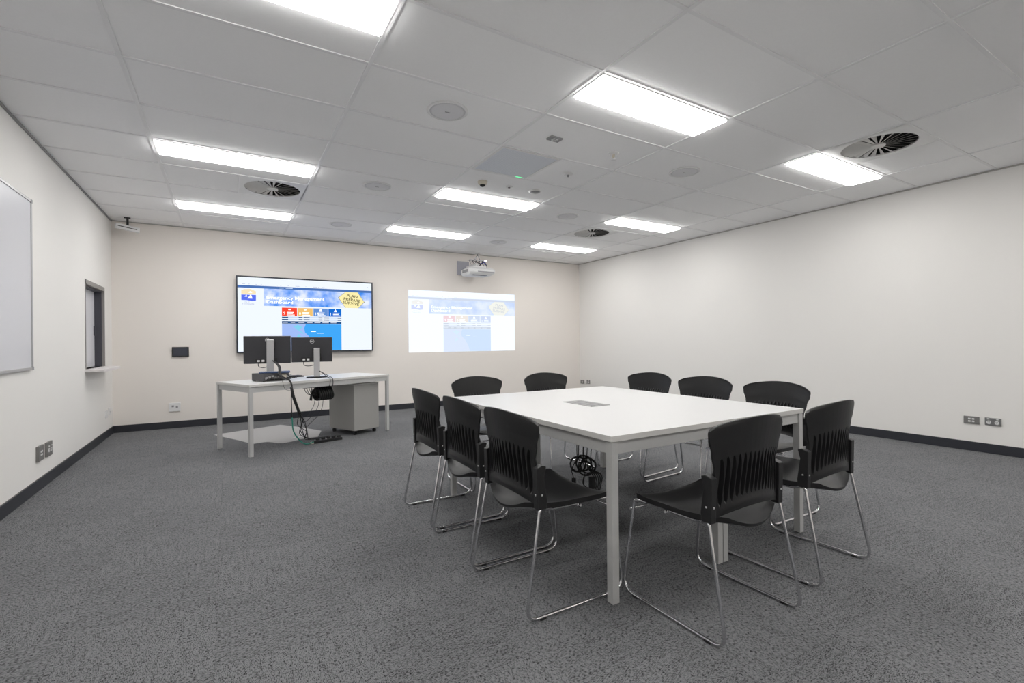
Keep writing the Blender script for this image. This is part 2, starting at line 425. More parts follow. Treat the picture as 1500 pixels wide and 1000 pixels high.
MB().lathe([(.02, -.054), (.02, -.056)], 16).build('deflector', M['whiteplastic'], t)
t = thing('smoke_detector', 'small flat round detector alone beside the square air grille', 'detector', (2.775, 3.60, ZT))
MB().lathe([(.05, 0), (.05, -.005), (.04, -.01), (.012, -.012)], 24).build('base', M['whiteplastic'], t)
MB().lathe([(.012, -.01), (.01, -.028), (.004, -.032)], 16).build('sensor', M['greyplastic'], t)
t = thing('motion_sensor', 'cream domed sensor with a dark lens, left of the small white ring', 'sensor', (2.17, 4.19, ZT))
MB().lathe([(.05, 0), (.048, -.012), (.04, -.028), (.03, -.034)], 24).build('housing', M['cream'], t)
MB().lathe([(.028, -.033), (.024, -.044), (.012, -.05)], 20).build('lens', M['dark'], t)
t = thing('ceiling_indicator', 'tiny white ring with dark centre between two larger sensors', 'indicator', (2.48, 4.20, ZT))
MB().lathe([(.036, 0), (.036, -.005), (.028, -.008), (.014, -.008)], 24).build('ring', M['whiteplastic'], t)
MB().lathe([(.012, -.007), (.010, -.012)], 16).build('lens', M['dark'], t)
t = thing('flush_detector', 'flat grey disc on the ceiling, right of the small white ring', 'detector', (2.79, 4.19, ZT))
MB().lathe([(.066, 0), (.066, -.005), (.055, -.009)], 28).build('rim', M['whiteplastic'], t)
MB().lathe([(.053, -.008), (.05, -.014), (.02, -.016)], 28).build('disc', M['greyplastic'], t)

# ================================================================== SCREEN PICTURE (television and wall projection)
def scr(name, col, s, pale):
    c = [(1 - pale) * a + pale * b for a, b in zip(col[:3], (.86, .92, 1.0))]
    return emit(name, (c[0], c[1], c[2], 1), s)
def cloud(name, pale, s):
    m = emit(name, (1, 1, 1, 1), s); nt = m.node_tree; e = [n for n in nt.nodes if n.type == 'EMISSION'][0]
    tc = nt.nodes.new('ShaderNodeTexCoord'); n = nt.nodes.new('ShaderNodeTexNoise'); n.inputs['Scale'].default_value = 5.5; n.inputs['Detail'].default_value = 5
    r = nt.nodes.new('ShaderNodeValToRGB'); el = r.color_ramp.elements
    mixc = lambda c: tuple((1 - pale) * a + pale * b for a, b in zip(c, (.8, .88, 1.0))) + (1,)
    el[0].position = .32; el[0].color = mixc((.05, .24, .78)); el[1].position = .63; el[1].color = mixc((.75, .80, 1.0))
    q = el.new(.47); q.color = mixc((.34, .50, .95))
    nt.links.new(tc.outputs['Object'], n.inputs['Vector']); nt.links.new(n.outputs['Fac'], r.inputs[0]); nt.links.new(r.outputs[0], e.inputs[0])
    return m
def picture(t, X0, X1, Z0, Z1, Y, pale, S, pre, crisp=True):
    """draws the dashboard page on plane y=Y facing -y; u to the right, v downwards"""
    w, h = X1 - X0, Z1 - Z0
    def P(u, v): return (X0 + u * w, Z1 - v * h)
    def quad(mb, u0, v0, u1, v1, d):
        a = P(u0, v1); b = P(u1, v0); mb.box(a[0], b[0], Y - .0006 * d, Y, a[1], b[1]); return mb
    def poly(mb, uv, d):
        mb.prism([P(*p) for p in uv], Y - .0006 * d, Y, axis='y'); return mb
    E = lambda n, c, k=1.0: scr(pre + n, c, S * k, pale)
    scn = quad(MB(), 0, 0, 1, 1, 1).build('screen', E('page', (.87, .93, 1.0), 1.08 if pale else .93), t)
    k = scn
    quad(MB(), 0, .108, 1, .142, 2).build('navigation_strip', E('navy', (.07, .16, .42)), k)
    if crisp:
        mb = MB()
        for u, du in [(.03, .02), (.07, .01), (.12, .008), (.155, .008), (.24, .012), (.27, .005), (.29, .01), (.345, .006), (.40, .03), (.475, .005), (.53, .03), (.57, .005), (.60, .02), (.73, .006), (.87, .004)]:
            quad(mb, u, .088, u + du, .094, 2)
        quad(mb, .965, .055, .972, .068, 2)
        mb.build('toolbar_icons', E('icons', (.45, .50, .65)), k)
        mb = MB()
        for u, du in [(.285, .03), (.33, .05)]: quad(mb, u, .121, u + du, .129, 3)
        mb.build('menu_marks', E('menuw', (.6, .75, .95)), k)
    quad(MB(), .175, .142, 1, .377, 2).build('banner', cloud(pre + 'cloud', pale, S), k)
    # logo
    sand = MB(); poly(sand, [(.024, .215), (.024, .175), (.045, .162), (.085, .155), (.1, .168), (.122, .185), (.122, .225), (.024, .225)], 3)
    sand.build('logo_sky', E('sand', (.86, .72, .46)), k)
    bl = MB(); poly(bl, [(.024, .235), (.122, .235), (.122, .31), (.095, .318), (.06, .308), (.024, .308)], 3)
    bl.build('logo_sea', E('indigo', (.10, .16, .80)), k)
    wh = MB()
    for pts in ([(.046, .262), (.058, .236), (.064, .262)], [(.066, .285), (.088, .225), (.098, .285)], [(.07, .205), (.085, .185), (.098, .21)]): poly(wh, pts, 4)
    wh.build('logo_peaks', E('white', (1, 1, 1), 1.15), k)
    wtxt = E('headtext', (1, 1, 1), 1.25); rx = (PI / 2, 0, 0)
    def txt(n, body, u, v, caph, mt, d=5, al='LEFT', xs=1, rot=0, off=0):
        x, z = P(u, v); textmesh(n, body, caph * h / .7, mt, k, (x, Y - .0006 * d, z), (PI / 2, -rot, 0), al, xs, off=off)
    txt('heading_lettering', 'Emergency Management', .192, .283, .043, wtxt, xs=1.24, off=.0008)
    txt('heading_lettering', 'Dashboard', .192, .342, .043, wtxt, xs=1.24, off=.0008)
    txt('logo_lettering', 'City of', .04, .337, .014, E('logotext', (.35, .38, .6)), xs=1.2)
    txt('logo_lettering', 'Townsville', .026, .366, .02, E('logotext2', (.35, .38, .6)), xs=1.2)
    # warning sign
    hexo = [(.729, .229), (.787, .142), (.884, .142), (.938, .283), (.888, .377), (.785, .377)]
    ctr = (.834, .25); out = [(ctr[0] + (a - ctr[0]) * 1.035, min(.377, max(.142, ctr[1] + (b - ctr[1]) * 1.06))) for a, b in hexo]
    poly(MB(), out, 3).build('sign_outline', E('outline', (.05, .05, .02)), k)
    poly(MB(), hexo, 4).build('sign_face', E('yellow', (.90, .80, .40)), k)
    tx = E('signtext', (.10, .09, .04)); a = -.13
    txt('sign_lettering', 'PLAN', .838, .222, .040, tx, al='CENTER', rot=a, xs=1.15, off=.001)
    txt('sign_lettering', 'PREPARE', .836, .277, .040, tx, al='CENTER', rot=a, xs=1.1, off=.001)
    txt('sign_lettering', 'SURVIVE', .828, .327, .040, tx, al='CENTER', rot=a, xs=1.1, off=.001)
    # coloured tiles
    for (u0, u1, c, num, n) in [(.301, .411, (.86, .06, .03), '9', 'red'), (.415, .527, (.82, .50, .16), '0', 'orange'), (.533, .643, (.12, .26, .60), '18', 'slate'), (.648, .750, (.01, .14, .58), '1', 'blue')]:
        tl = quad(MB(), u0, .396, u1, .51, 2)
        tl.build('status_tile', E('tile' + n, c), k)
        txt('tile_number', num, u0 + .01, .492, .036, wtxt, xs=1)
        mb = MB(); um = u0 + .055
        if n in ('red', 'orange'): quad(mb, um - .008, .412, um + .009, .428, 3)
        else: poly(mb, [(um - .012, .442), (um - .005, .408), (um + .005, .408), (um + .012, .442)] if n == 'slate' else [(um - .012, .442), (um, .402), (um + .012, .442)], 3)
        for vv, ww in ((.456, .05), (.474, .044), (.492, .056)): quad(mb, u0 + .036, vv, u0 + .036 + ww, vv + .008, 3)
        mb.build('tile_marks', wtxt, k)
    bars = MB()
    palem = E('palebar', (.55, .66, .85))
    for u0, u1 in ((.301, .452), (.458, .602), (.608, .75)):
        pale_b = MB()
        for v0, v1 in ((.522, .538), (.553, .569)):
            quad(bars, u0, v0, u1, v1, 2); quad(pale_b, u0 + .045, v0 - .003, u1 - .03, v1 + .002, 3)
        pale_b.build('table_entry', palem, k)
    quad(bars, .301, .583, .75, .618, 2)
    bars.build('table_bars', E('darkbar', (.02, .08, .22)), k)
    mb = MB()
    for u, du in [(.308, .035), (.365, .03), (.42, .045), (.485, .04), (.54, .045), (.6, .05), (.665, .045)]: quad(mb, u, .596, u + du, .604, 3)
    mb.build('menu_words', E('menutext', (.75, .8, .9)), k)
    quad(MB(), .301, .622, .75, .998, 2).build('map', E('sea', (.05, .36, .86)), k)
    land = MB(); poly(land, [(.301, .622), (.475, .622), (.462, .68), (.468, .74), (.50, .80), (.53, .90), (.545, .998), (.301, .998)], 3)
    land.build('map_land', E('land', (.33, .47, .85)), k)
    ln = MB(); poly(ln, [(.385, .64), (.42, .69), (.46, .76), (.452, .76), (.41, .70), (.38, .65)], 4); poly(ln, [(.41, .632), (.45, .66), (.43, .70), (.40, .66)], 4)
    poly(ln, [(.42, .76), (.44, .80), (.40, .83)], 4)
    ln.build('map_coast', E('coast', (.20, .60, .80)), k)
    mk = MB(); quad(mk, .512, .722, .55, .731, 3); quad(mk, .56, .755, .61, .757, 3)
    mk.build('map_marks', wtxt, k)
    return scn

t = thing('wall_television', 'large black-framed television on the back wall showing the Emergency Management Dashboard', 'television')
TX0, TX1, TZ0, TZ1 = .098, 1.988, .980, 2.068
MB().box(TX0, TX1, 7.692, 7.735, TZ0, TZ1).build('casing', M['tvframe'], t, .003)
bz = MB()
bz.box(TX0, TX1, 7.684, 7.692, TZ0, TZ0 + .019).box(TX0, TX1, 7.684, 7.692, TZ1 - .019, TZ1).box(TX0, TX0 + .019, 7.684, 7.692, TZ0 + .019, TZ1 - .019).box(TX1 - .019, TX1, 7.684, 7.692, TZ0 + .019, TZ1 - .019)
bz.build('bezel', M['tvframe'], t)
MB().box(.6, 1.5, 7.735, 7.755, 1.3, 1.8).build('wall_bracket', M['dark'], t)
picture(t, TX0 + .019, TX1 - .019, TZ0 + .019, TZ1 - .019, 7.692, 0.0, 1.12, 'tv_')
t = thing('projected_picture', 'pale washed-out projected copy of the dashboard page on the back wall', 'projection')  # glowing sheet on the wall stands in for the projector's light
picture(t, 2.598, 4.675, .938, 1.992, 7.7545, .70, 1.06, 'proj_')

# ================================================================== PROJECTOR
t = thing('projector', 'white short-throw projector on a grey bracket above the projected picture', 'projector', (3.70, 7.36, 2.24))
pb = MB()     # tapered body
def hexa(mb, b, tp, z0, z1):
    vs = [(x, y, z0) for x, y in b] + [(x, y, z1) for x, y in tp]
    return mb.add(vs, [(0, 3, 2, 1), (4, 5, 6, 7), (0, 1, 5, 4), (1, 2, 6, 5), (2, 3, 7, 6), (3, 0, 4, 7)])
rect = lambda x0, x1, y0, y1: [(x0, y0), (x1, y0), (x1, y1), (x0, y1)]
hexa(pb, rect(-.22, .20, -.13, .16), rect(-.24, .25, -.17, .17), 0, .04)
hexa(pb, rect(-.24, .25, -.17, .17), rect(-.24, .25, -.17, .17), .04, .10)
hexa(pb, rect(-.24, .25, -.17, .17), rect(-.18, .2, -.12, .14), .10, .135)
pb.build('body', M['whiteplastic'], t, .008)
MB().box(-.08, .235, -.1725, -.169, .046, .062).build('front_slot', M['greyplastic'], t)
MB().box(-.243, -.239, -.12, .1, .045, .09).build('side_grille', M['greyplastic'], t)
MB().box(-.15, .12, -.128, -.06, -.004, .002).build('lens_window', M['bluegrey'], t, .002)
br = MB(); br.box(-.12, .14, -.07, .1, .135, .165); br.box(-.05, .05, -.03, .395, .17, .21)
br.build('mount_bracket', M['whiteplastic'], t, .004)
MB().box(-.21, .02, .375, .395, .055, .30).build('wall_plate', mat('plate_lilac_grey', (.42, .42, .47, 1), .45), t, .003)
ar = MB()
for dx in (-.12, -.06, .0, .06, .12):
    ar.tube([(dx - .03, -.03, .165), (dx + .03, -.03, .26)], .006, 6); ar.tube([(dx + .03, .02, .165), (dx - .03, .02, .26)], .006, 6)
ar.box(-.17, .15, -.05, .04, .255, .27); ar.tube([(-.06, 0, .27), (.0, 0, .36)], .008, 8); ar.tube([(.05, 0, .27), (.0, 0, .36)], .008, 8); ar.lathe([(.05, .365), (.05, .375)], 20)
ar.build('adjuster', M['chrome'], t)
cb = MB()
cb.tube(bez([(.02, -.02, .17), (.06, -.06, .22), (.12, -.03, .24), (.17, 0, .19), (.19, .02, .12)]), .009, 8)
cb.tube(bez([(-.12, -.02, .22), (-.06, -.05, .235), (0, -.03, .22), (.08, -.05, .2)]), .007, 8)
cb.build('cable', M['blk2'], t)
MB().tube(bez([(.03, -.055, .2), (.09, -.06, .23), (.14, -.04, .2)]), .009, 8).build('cable', mat('blue_cable', (.01, .02, .25, 1), .4), t)

# corner sensor bar
t = thing('corner_speaker_bar', 'small white bar with a black slot hung under the ceiling in the far left corner', 'sensor bar', (-1.06, 7.50, 2.555), .12)
b = MB().cbox((0, 0, 0), (.24, .055, .062), Matrix.Rotation(.16, 3, 'Y')); b.build('body', M['whiteplastic'], t, .008)
MB().cbox((0, -.0285, 0), (.19, .004, .008), Matrix.Rotation(.16, 3, 'Y')).build('slot', M['dark'], t)
MB().box(-.012, .012, -.01, .01, .025, .133).box(-.035, .03, -.015, .015, .119, .133).build('bracket', M['blk2'], t, .002)

# ================================================================== WALL THINGS
t = thing('whiteboard', 'aluminium-framed whiteboard on the left wall, cut off by the photo edge', 'whiteboard', (XL, 3.6, 1.55))
Y0, Y1, Z0, Z1 = -1.2, 1.235, -.60, .618
MB().box(0, .014, Y0, Y1, Z0, Z1).build('writing_surface', M['board'], t)
fr = MB(); q = .02
fr.box(0, .02, Y0 - q, Y1 + q, Z1, Z1 + q).box(0, .02, Y0 - q, Y1 + q, Z0 - q, Z0).box(0, .02, Y0 - q, Y0, Z0, Z1).box(0, .02, Y1, Y1 + q, Z0, Z1)
fr.build('frame', M['alu'], t, .002)
for a in (Y0 - q, Y1 - .004):
    for c in (Z0 - q, Z1 - .004): MB().box(-.0, .023, a - .001, a + .025, c - .001, c + .025).build('corner_cap', M['greyplastic'], t, .003)

t = thing('touch_panel', 'black rectangular touch panel on the back wall left of the television', 'control panel', (-.55, YB, 1.01))
MB().box(-.093, .093, -.022, 0, -.066, .066).build('surround', M['blk2'], t, .004)
MB().box(-.078, .078, -.0235, -.021, -.05, .05).build('display', mat('panel_glass', (.05, .055, .075, 1), .2), t)

def outlet(name, x, y, z, rz, label, plate_m, layout, w=.114, h=.072, d=.012):
    """plate lies against a wall: local -y faces the room"""
    t = thing(name, label, 'wall socket', (x, y, z), rz)
    MB().box(-w / 2, w / 2, -d, 0, -h / 2, h / 2).build('plate', plate_m, t, .003)
    for kind, a, c in layout:
        if kind == 'gpo':
            MB().prism([(a + .0165 * math.cos(q), c + .0165 * math.sin(q)) for q in [2 * PI * i / 20 for i in range(20)]], -d - .002, -d + .001, axis='y').build('socket', M['whiteplastic'], t)
            sl = MB()
            for ang, dx, dz in ((.5, -.006, .004), (-.5, .006, .004), (0, 0, -.007)):
                sl.cbox((a + dx, -d - .0022, c + dz), (.002, .001, .008), Matrix.Rotation(ang, 3, 'Y'))
            sl.build('pin_slots', M['dark'], t)
        elif kind == 'sw': MB().box(a - .008, a + .008, -d - .004, -d + .001, c - .005, c + .005).build('switch', M['whiteplastic'], t, .001)
        elif kind == 'jack': MB().box(a - .009, a + .009, -d - .002, -d + .001, c - .007, c + .007).build('jack', M['whiteplastic'], t, .001)
        elif kind == 'dark': MB().box(a - .012, a + .012, -d - .002, -d + .001, c - .012, c + .012).build('jack', M['greyplastic'], t, .001)
    return t
gpo = [('gpo', -.028, -.008), ('gpo', .028, -.008), ('sw', -.032, .024), ('sw', .032, .024)]
jk = [('jack', -.014, .012), ('jack', .014, .012), ('jack', -.014, -.012), ('jack', .014, -.012)]
# back wall: white plate with dark data jacks
outlet('wall_socket', -.62, YB, .278, 0, 'white socket plate low on the back wall under the touch panel', M['whiteplastic'], [('dark', -.02, .012), ('dark', .025, 0), ('sw', -.02, -.02)], .13, .115, .014)
RL = PI / 2    # left wall faces +x:  local -y -> +x
outlet('wall_socket', XL, 5.02, .282, RL, 'nearer white-edged socket plate low on the left wall, left one of the pair', M['plate'], jk, .125, .115, .018)
outlet('wall_socket', XL, 5.225, .278, RL, 'right one of the nearer socket pair low on the left wall', M['plate'], gpo, .125, .115, .018)
outlet('wall_socket', XL, 7.37, .285, RL, 'small pale socket under the window sill, left of the far pair', M['whiteplastic'], jk, .1, .085, .012)
outlet('wall_socket', XL, 7.55, .30, RL, 'small pale socket in the far left corner, right of the far pair', M['whiteplastic'], gpo, .1, .085, .012)
outlet('wall_socket', XR, 7.665, .268, -RL, 'small grey data plate at the far end of the right wall, left of its pair', M['plate'], jk, .112, .072)
outlet('wall_socket', XR, 7.49, .279, -RL, 'small grey power socket at the far end of the right wall, right of its pair', M['plate'], gpo, .112, .072)
outlet('wall_socket', XR, 1.715, .300, -RL, 'grey four-jack data plate low on the right wall', M['plate'], jk)
outlet('wall_socket', XR, 1.562, .303, -RL, 'grey double power socket with two round outlets on the right wall', M['metal'], gpo)

# ================================================================== TABLES
def desk(name, label, cat, x, y, rz, w, d, ztop, legs, th=.025, ls=.036, hatch=None):
    t = thing(name, label, cat, (x, y, 0), rz)
    tp = MB(); tp.box(0, w, 0, d, ztop - th, ztop)
    tp.mi = [1, 0, 1, 1, 1, 1]
    top = tp.build('tabletop', [M['white_lam'], M['white_edge']], t, .0015)
    ap = MB(); a = .012; at = .055; z1 = ztop - th; z0 = z1 - at; q = .025
    ap.box(ls, w - ls, a, a + q, z0, z1).box(ls, w - ls, d - a - q, d - a, z0, z1).box(a, a + q, ls, d - ls, z0, z1).box(w - a - q, w - a, ls, d - ls, z0, z1)
    ap.build('apron', M['silver'], t, .001)
    for lx, ly in legs:
        MB().box(lx, lx + ls, ly, ly + ls, 0.004, z1).build('leg', M['silver'], t, .0015)
    return t
TX, TY, TW, TD, TZ = 1.366, 1.495, 1.46, 1.705, .708
ls = .036
legs = [(.004, .004), (TW - ls - .004, .004), (.004, TD - ls - .004), (TW - ls - .004, TD - ls - .004),
        (TW / 2 - ls - .003, .004), (TW / 2 + .003, .004), (TW / 2 - ls - .003, TD - ls - .004), (TW / 2 + .003, TD - ls - .004)]
mt = desk('meeting_table', 'large square white-topped meeting table on silver legs, ringed by black chairs', 'table', TX, TY, 0, TW, TD, TZ, legs)
h_ = MB().box(.515, .66, .735, 1.02, TZ, TZ + .003); h_.build('cable_hatch', M['metal'], mt, .001)
hl = MB()
for a in (.54, .60): hl.box(a, a + .035, .76, .995, TZ + .003, TZ + .0045)
hl.build('hatch_flap', M['greyplastic'], mt, .0005)
# coils hanging beneath the meeting table
t = thing('cable_coil', 'coiled black power leads hanging beneath the white meeting table', 'cable', (1.92, 2.36, 0))
random.seed(8)
cc = MB(); zt = TZ - .025
for q, (a0, dz) in enumerate(((-.035, .325), (.0, .335), (.028, .318), (.012, .300))):
    pts = []
    for k in range(56):
        a = 2 * PI * k / 16; rr = .048 + .003 * math.sin(k * 1.3 + q) - .004 * (q == 3)
        u = a0 + rr * math.cos(a)
        pts.append((u * .775 + .0004 * k * .63, -u * .63 + .0004 * k * .775, dz + rr * math.sin(a)))
    cc.tube(pts, .0038, 6)
cc.build('coiled_lead', M['blk2'], t)
c2 = MB()
for k, (dx, dy) in enumerate(((-.05, .0), (-.02, .02), (.0, 0), (.025, -.01), (.05, -.02), (.03, .03))):
    c2.tube(bez([(dx, dy, zt), (dx * 1.05, dy, .5), (dx * .9, dy + .005, .36), (dx * .6 + .01, dy, .30)]), .003, 6)
c2.tube(bez([(-.05, .02, .35), (-.07, .03, .3), (-.065, .03, .27), (-.055, .03, .24)]), .003, 6)
c2.box(-.065, -.045, .022, .038, .215, .245)
c2.build('hanging_lead', M['blk2'], t)
c3 = MB()
for q in range(5):
    c3.tube(bez([(.03, -.01, .30), (.055 + .012 * q, -.02 - .006 * q, .26), (.07 + .012 * q, -.03, .2), (.05 + .01 * q, -.02, .17 - .008 * q), (.0, 0, .2), (.01, 0, .27)]), .004, 6)
c3.box(.03, .062, -.04, -.012, .18, .25)
c3.build('lower_bundle', M['blk2'], t, 0)

# presenter desk
AX, AY, TH = .170, 5.285, math.radians(23.5)
pd = desk('presenter_desk', 'long white desk with silver legs carrying two monitors, in front of the television', 'desk', AX, AY, TH, 1.715, .715, .71,
     [(.004, .004), (1.715 - ls - .004, .004), (.004, .715 - ls - .004), (1.715 - ls - .004, .715 - ls - .004)])
def L2W(a, b): return (AX + a * math.cos(TH) - b * math.sin(TH), AY + a * math.sin(TH) + b * math.cos(TH))

# ================================================================== CHAIR
def frange_grid(rows, cols, fn): return [fn(r, c) for r in range(rows) for c in range(cols)]
def shell(mb, rows, cols, front, back, smooth=True):
    """two matching grids joined round the rim"""
    n = rows * cols; o = front + back; fs = []
    idx = lambda r, c, k=0: k * n + r * cols + c
    for r in range(rows - 1):
        for c in range(cols - 1):
            fs.append((idx(r, c), idx(r, c + 1), idx(r + 1, c + 1), idx(r + 1, c)))
            fs.append((idx(r, c, 1), idx(r + 1, c, 1), idx(r + 1, c + 1, 1), idx(r, c + 1, 1)))
    for c in range(cols - 1):
        fs.append((idx(0, c), idx(0, c, 1), idx(0, c + 1, 1), idx(0, c + 1)))
        fs.append((idx(rows - 1, c), idx(rows - 1, c + 1), idx(rows - 1, c + 1, 1), idx(rows - 1, c, 1)))
    for r in range(rows - 1):
        fs.append((idx(r, 0), idx(r + 1, 0), idx(r + 1, 0, 1), idx(r, 0, 1)))
        fs.append((idx(r, cols - 1), idx(r, cols - 1, 1), idx(r + 1, cols - 1, 1), idx(r + 1, cols - 1)))
    mb.add(o, fs, smooth)
def lerp_tab(tab, x):
    for (a, va), (b, vb) in zip(tab, tab[1:]):
        if x <= b:
            t = (x - a) / (b - a); t = max(0, min(1, t)); t = t * t * (3 - 2 * t); return va + (vb - va) * t
    return tab[-1][1]
def make_chair(label, loc, rz):
    t = thing('meeting_chair', label, 'chair', loc, rz, 'black sled-base chairs around the meeting table')
    # seat
    rows, cols = 22, 17; top = []; bot = []
    for r in range(rows):
        v = r / (rows - 1)                       # 0 front .. 1 rear
        for c in range(cols):
            s = -1 + 2 * c / (cols - 1)
            w = lerp_tab([(0, .222), (.15, .232), (.6, .226), (.85, .205), (1, .15)], v)
            yf = .20 - .012 * s * s; yr = -.235 + .03 * s * s
            y = yf + (yr - yf) * v
            z = .436 - .02 * max(0, (.12 - v) / .12) ** 2 * (1 - s * s) + .006 * s * s
            z -= (1 - s * s) * (.03 * math.sin(PI * min(1, v * .62)) + .004) 
            z += .018 * max(0, (v - .85) / .15) ** 2 * 0
            top.append((s * w, y, z)); bot.append((s * w * .985, y + (.004 if r == rows - 1 else 0), z - .012 - .010 * abs(s) ** 8))
    mb = MB(); shell(mb, rows, cols, top, bot); so = mb.build('seat', M['blk'], t, 0); so.data.set_sharp_from_angle(angle=math.radians(40))
    # backrest with fluted panel
    NS = 15; scols = []                          # column list: (s position function)
    pitch = 1.86 / NS; xs = []
    xs.append((-1.0, None, 0)); xs.append((-.975, None, 0)); xs.append((-.95, None, 0))
    for k in range(NS):
        cpos = -.93 + pitch * (k + .5)
        xs += [(cpos, k, -1), (cpos, k, -.72), (cpos, k, 0), (cpos, k, .72), (cpos, k, 1)]
    xs += [(.95, None, 0), (.975, None, 0), (1.0, None, 0)]
    rows = 44; rear = []; frnt = []
    Wt = [(0, .204), (.25, .203), (.42, .195), (.52, .194), (.72, .212), (.88, .231), (.95, .234), (.985, .231), (1.0, .220)]
    for r in range(rows):
        v = r / (rows - 1); W_ = lerp_tab(Wt, v)
        for (cpos, k, e) in xs:
            s0_ = cpos; g = 0
            v0 = .10 + .06 * (1 - s0_ * s0_) ; v1 = .635 - .03 * (1 - s0_ * s0_)
            if k is not None:
                tt = (v - v0) / (v1 - v0)
                env = 0
                if 0 < tt < 1: env = min(1, (math.sin(PI * tt ** .8)) ** .55)
                hw = pitch * (.08 + .35 * env); s = cpos + e * hw
                g = .028 * env * (1 if abs(e) < .8 else 0)
            else: s = cpos
            zb = .440 + .030 * (1 - s * s); zt_ = .818 - .030 * s * s - .010 * abs(s) ** 12
            z = zb + (zt_ - zb) * v
            yc = -.212 - .045 * ((z - .44) / .38) ** 1.3
            curv = .030 + .030 * ((z - .44) / .38)
            y = yc + curv * s * s
            y += -.008 * math.exp(-((v - .06) / .05) ** 2) * (1 - s * s)
            rear.append((s * W_, y + g, z)); frnt.append((s * W_ * .995, y + .009 + g, z))
    mb = MB(); shell(mb, rows, len(xs), frnt, rear); bo = mb.build('backrest', M['blk'], t, 0); bo.data.set_sharp_from_angle(angle=math.radians(32))
    for sg in (-1, 1):
        # side bracket
        br = MB(); x0, x1 = (.200, .231)
        prof = [(-.192, .428), (-.150, .428), (-.146, .46), (-.160, .56), (-.150, .600), (-.168, .606), (-.196, .596)]
        vs = [(sg * x0, a, b) for a, b in prof] + [(sg * x1, a, b) for a, b in prof]; n = len(prof)
        br.add(vs, [list(range(n)), [n + i for i in range(n)][::-1]] + [(i, n + i, n + (i + 1) % n, (i + 1) % n) for i in range(n)])
        bo = br.build('side_bracket', M['blk'], t, .003)
        sc = MB(); 
        for zz in (.487,): sc.cbox((sg * .231, -.172, zz), (.004, .007, .007)).cbox((sg * .216, -.194, zz), (.007, .004, .007))
        sc.build('screw', M['screw'], bo, .0015)
        # sled frame
        x = sg * .245; xi = sg * .226; xm = sg * .192
        pts = [(xm * .75, .07, .398), (xm * .98, .05, .404), (xm, -.10, .409), (xi, -.180, .432), (x, -.262, .0085), (x, .252, .0085), (xi, .196, .416), (xm, .10, .410), (xm * .75, .04, .402)]
        rad = [0, .03, .03, .014, .05, .062, .022, .03, 0]
        fo = MB().tube(fillet(pts, rad, 7), .0067, 10).build('sled_frame', M['chrome'], t)
        for yy in (-.185, .175):
            MB().box(x - .008, x + .008, yy - .014, yy + .014, 0, .009).build('glide', M['blk2'], t, .002)
    MB().tube([(-.236, .212, .37), (.236, .212, .37)], .0055, 8).build('crossbar', M['chrome'], t)
    MB().tube([(-.20, .05, .398), (-.1, .05, .385), (.1, .05, .385), (.20, .05, .398)], .006, 8).build('crossbar', M['chrome'], t)
    return t
ch = make_chair('black chair nearest the camera, at the left of the near table side', (1.745, 1.325, 0), 0)
dup(ch, (2.470, 1.375, 0), math.radians(2), 'black chair at the near right table corner, right of the nearest chair')
E_ = -PI / 2   # local +y -> +x
dup(ch, (1.252, 1.822, 0), E_, 'black chair on the left table side, closest to the camera of those three')
dup(ch, (1.262, 2.355, 0), E_, 'middle one of the three black chairs along the left table side')
dup(ch, (1.268, 2.900, 0), E_, 'farthest of the three black chairs along the left table side')
dup(ch, (1.775, 3.365, 0), PI, 'black chair on the far table side toward the desk, left of its neighbour')
dup(ch, (2.490, 3.400, 0), PI - .02, 'black chair on the far table side, the one just below the projected picture')
W_ = PI / 2
dup(ch, (3.035, 3.02, 0), W_ + .10, 'farthest of the three black chairs along the right table side')
dup(ch, (3.010, 2.43, 0), W_ + .08, 'middle one of the three black chairs along the right table side')
dup(ch, (2.990, 1.875, 0), W_ - .03, 'black chair on the right table side, closest to the camera of those three')

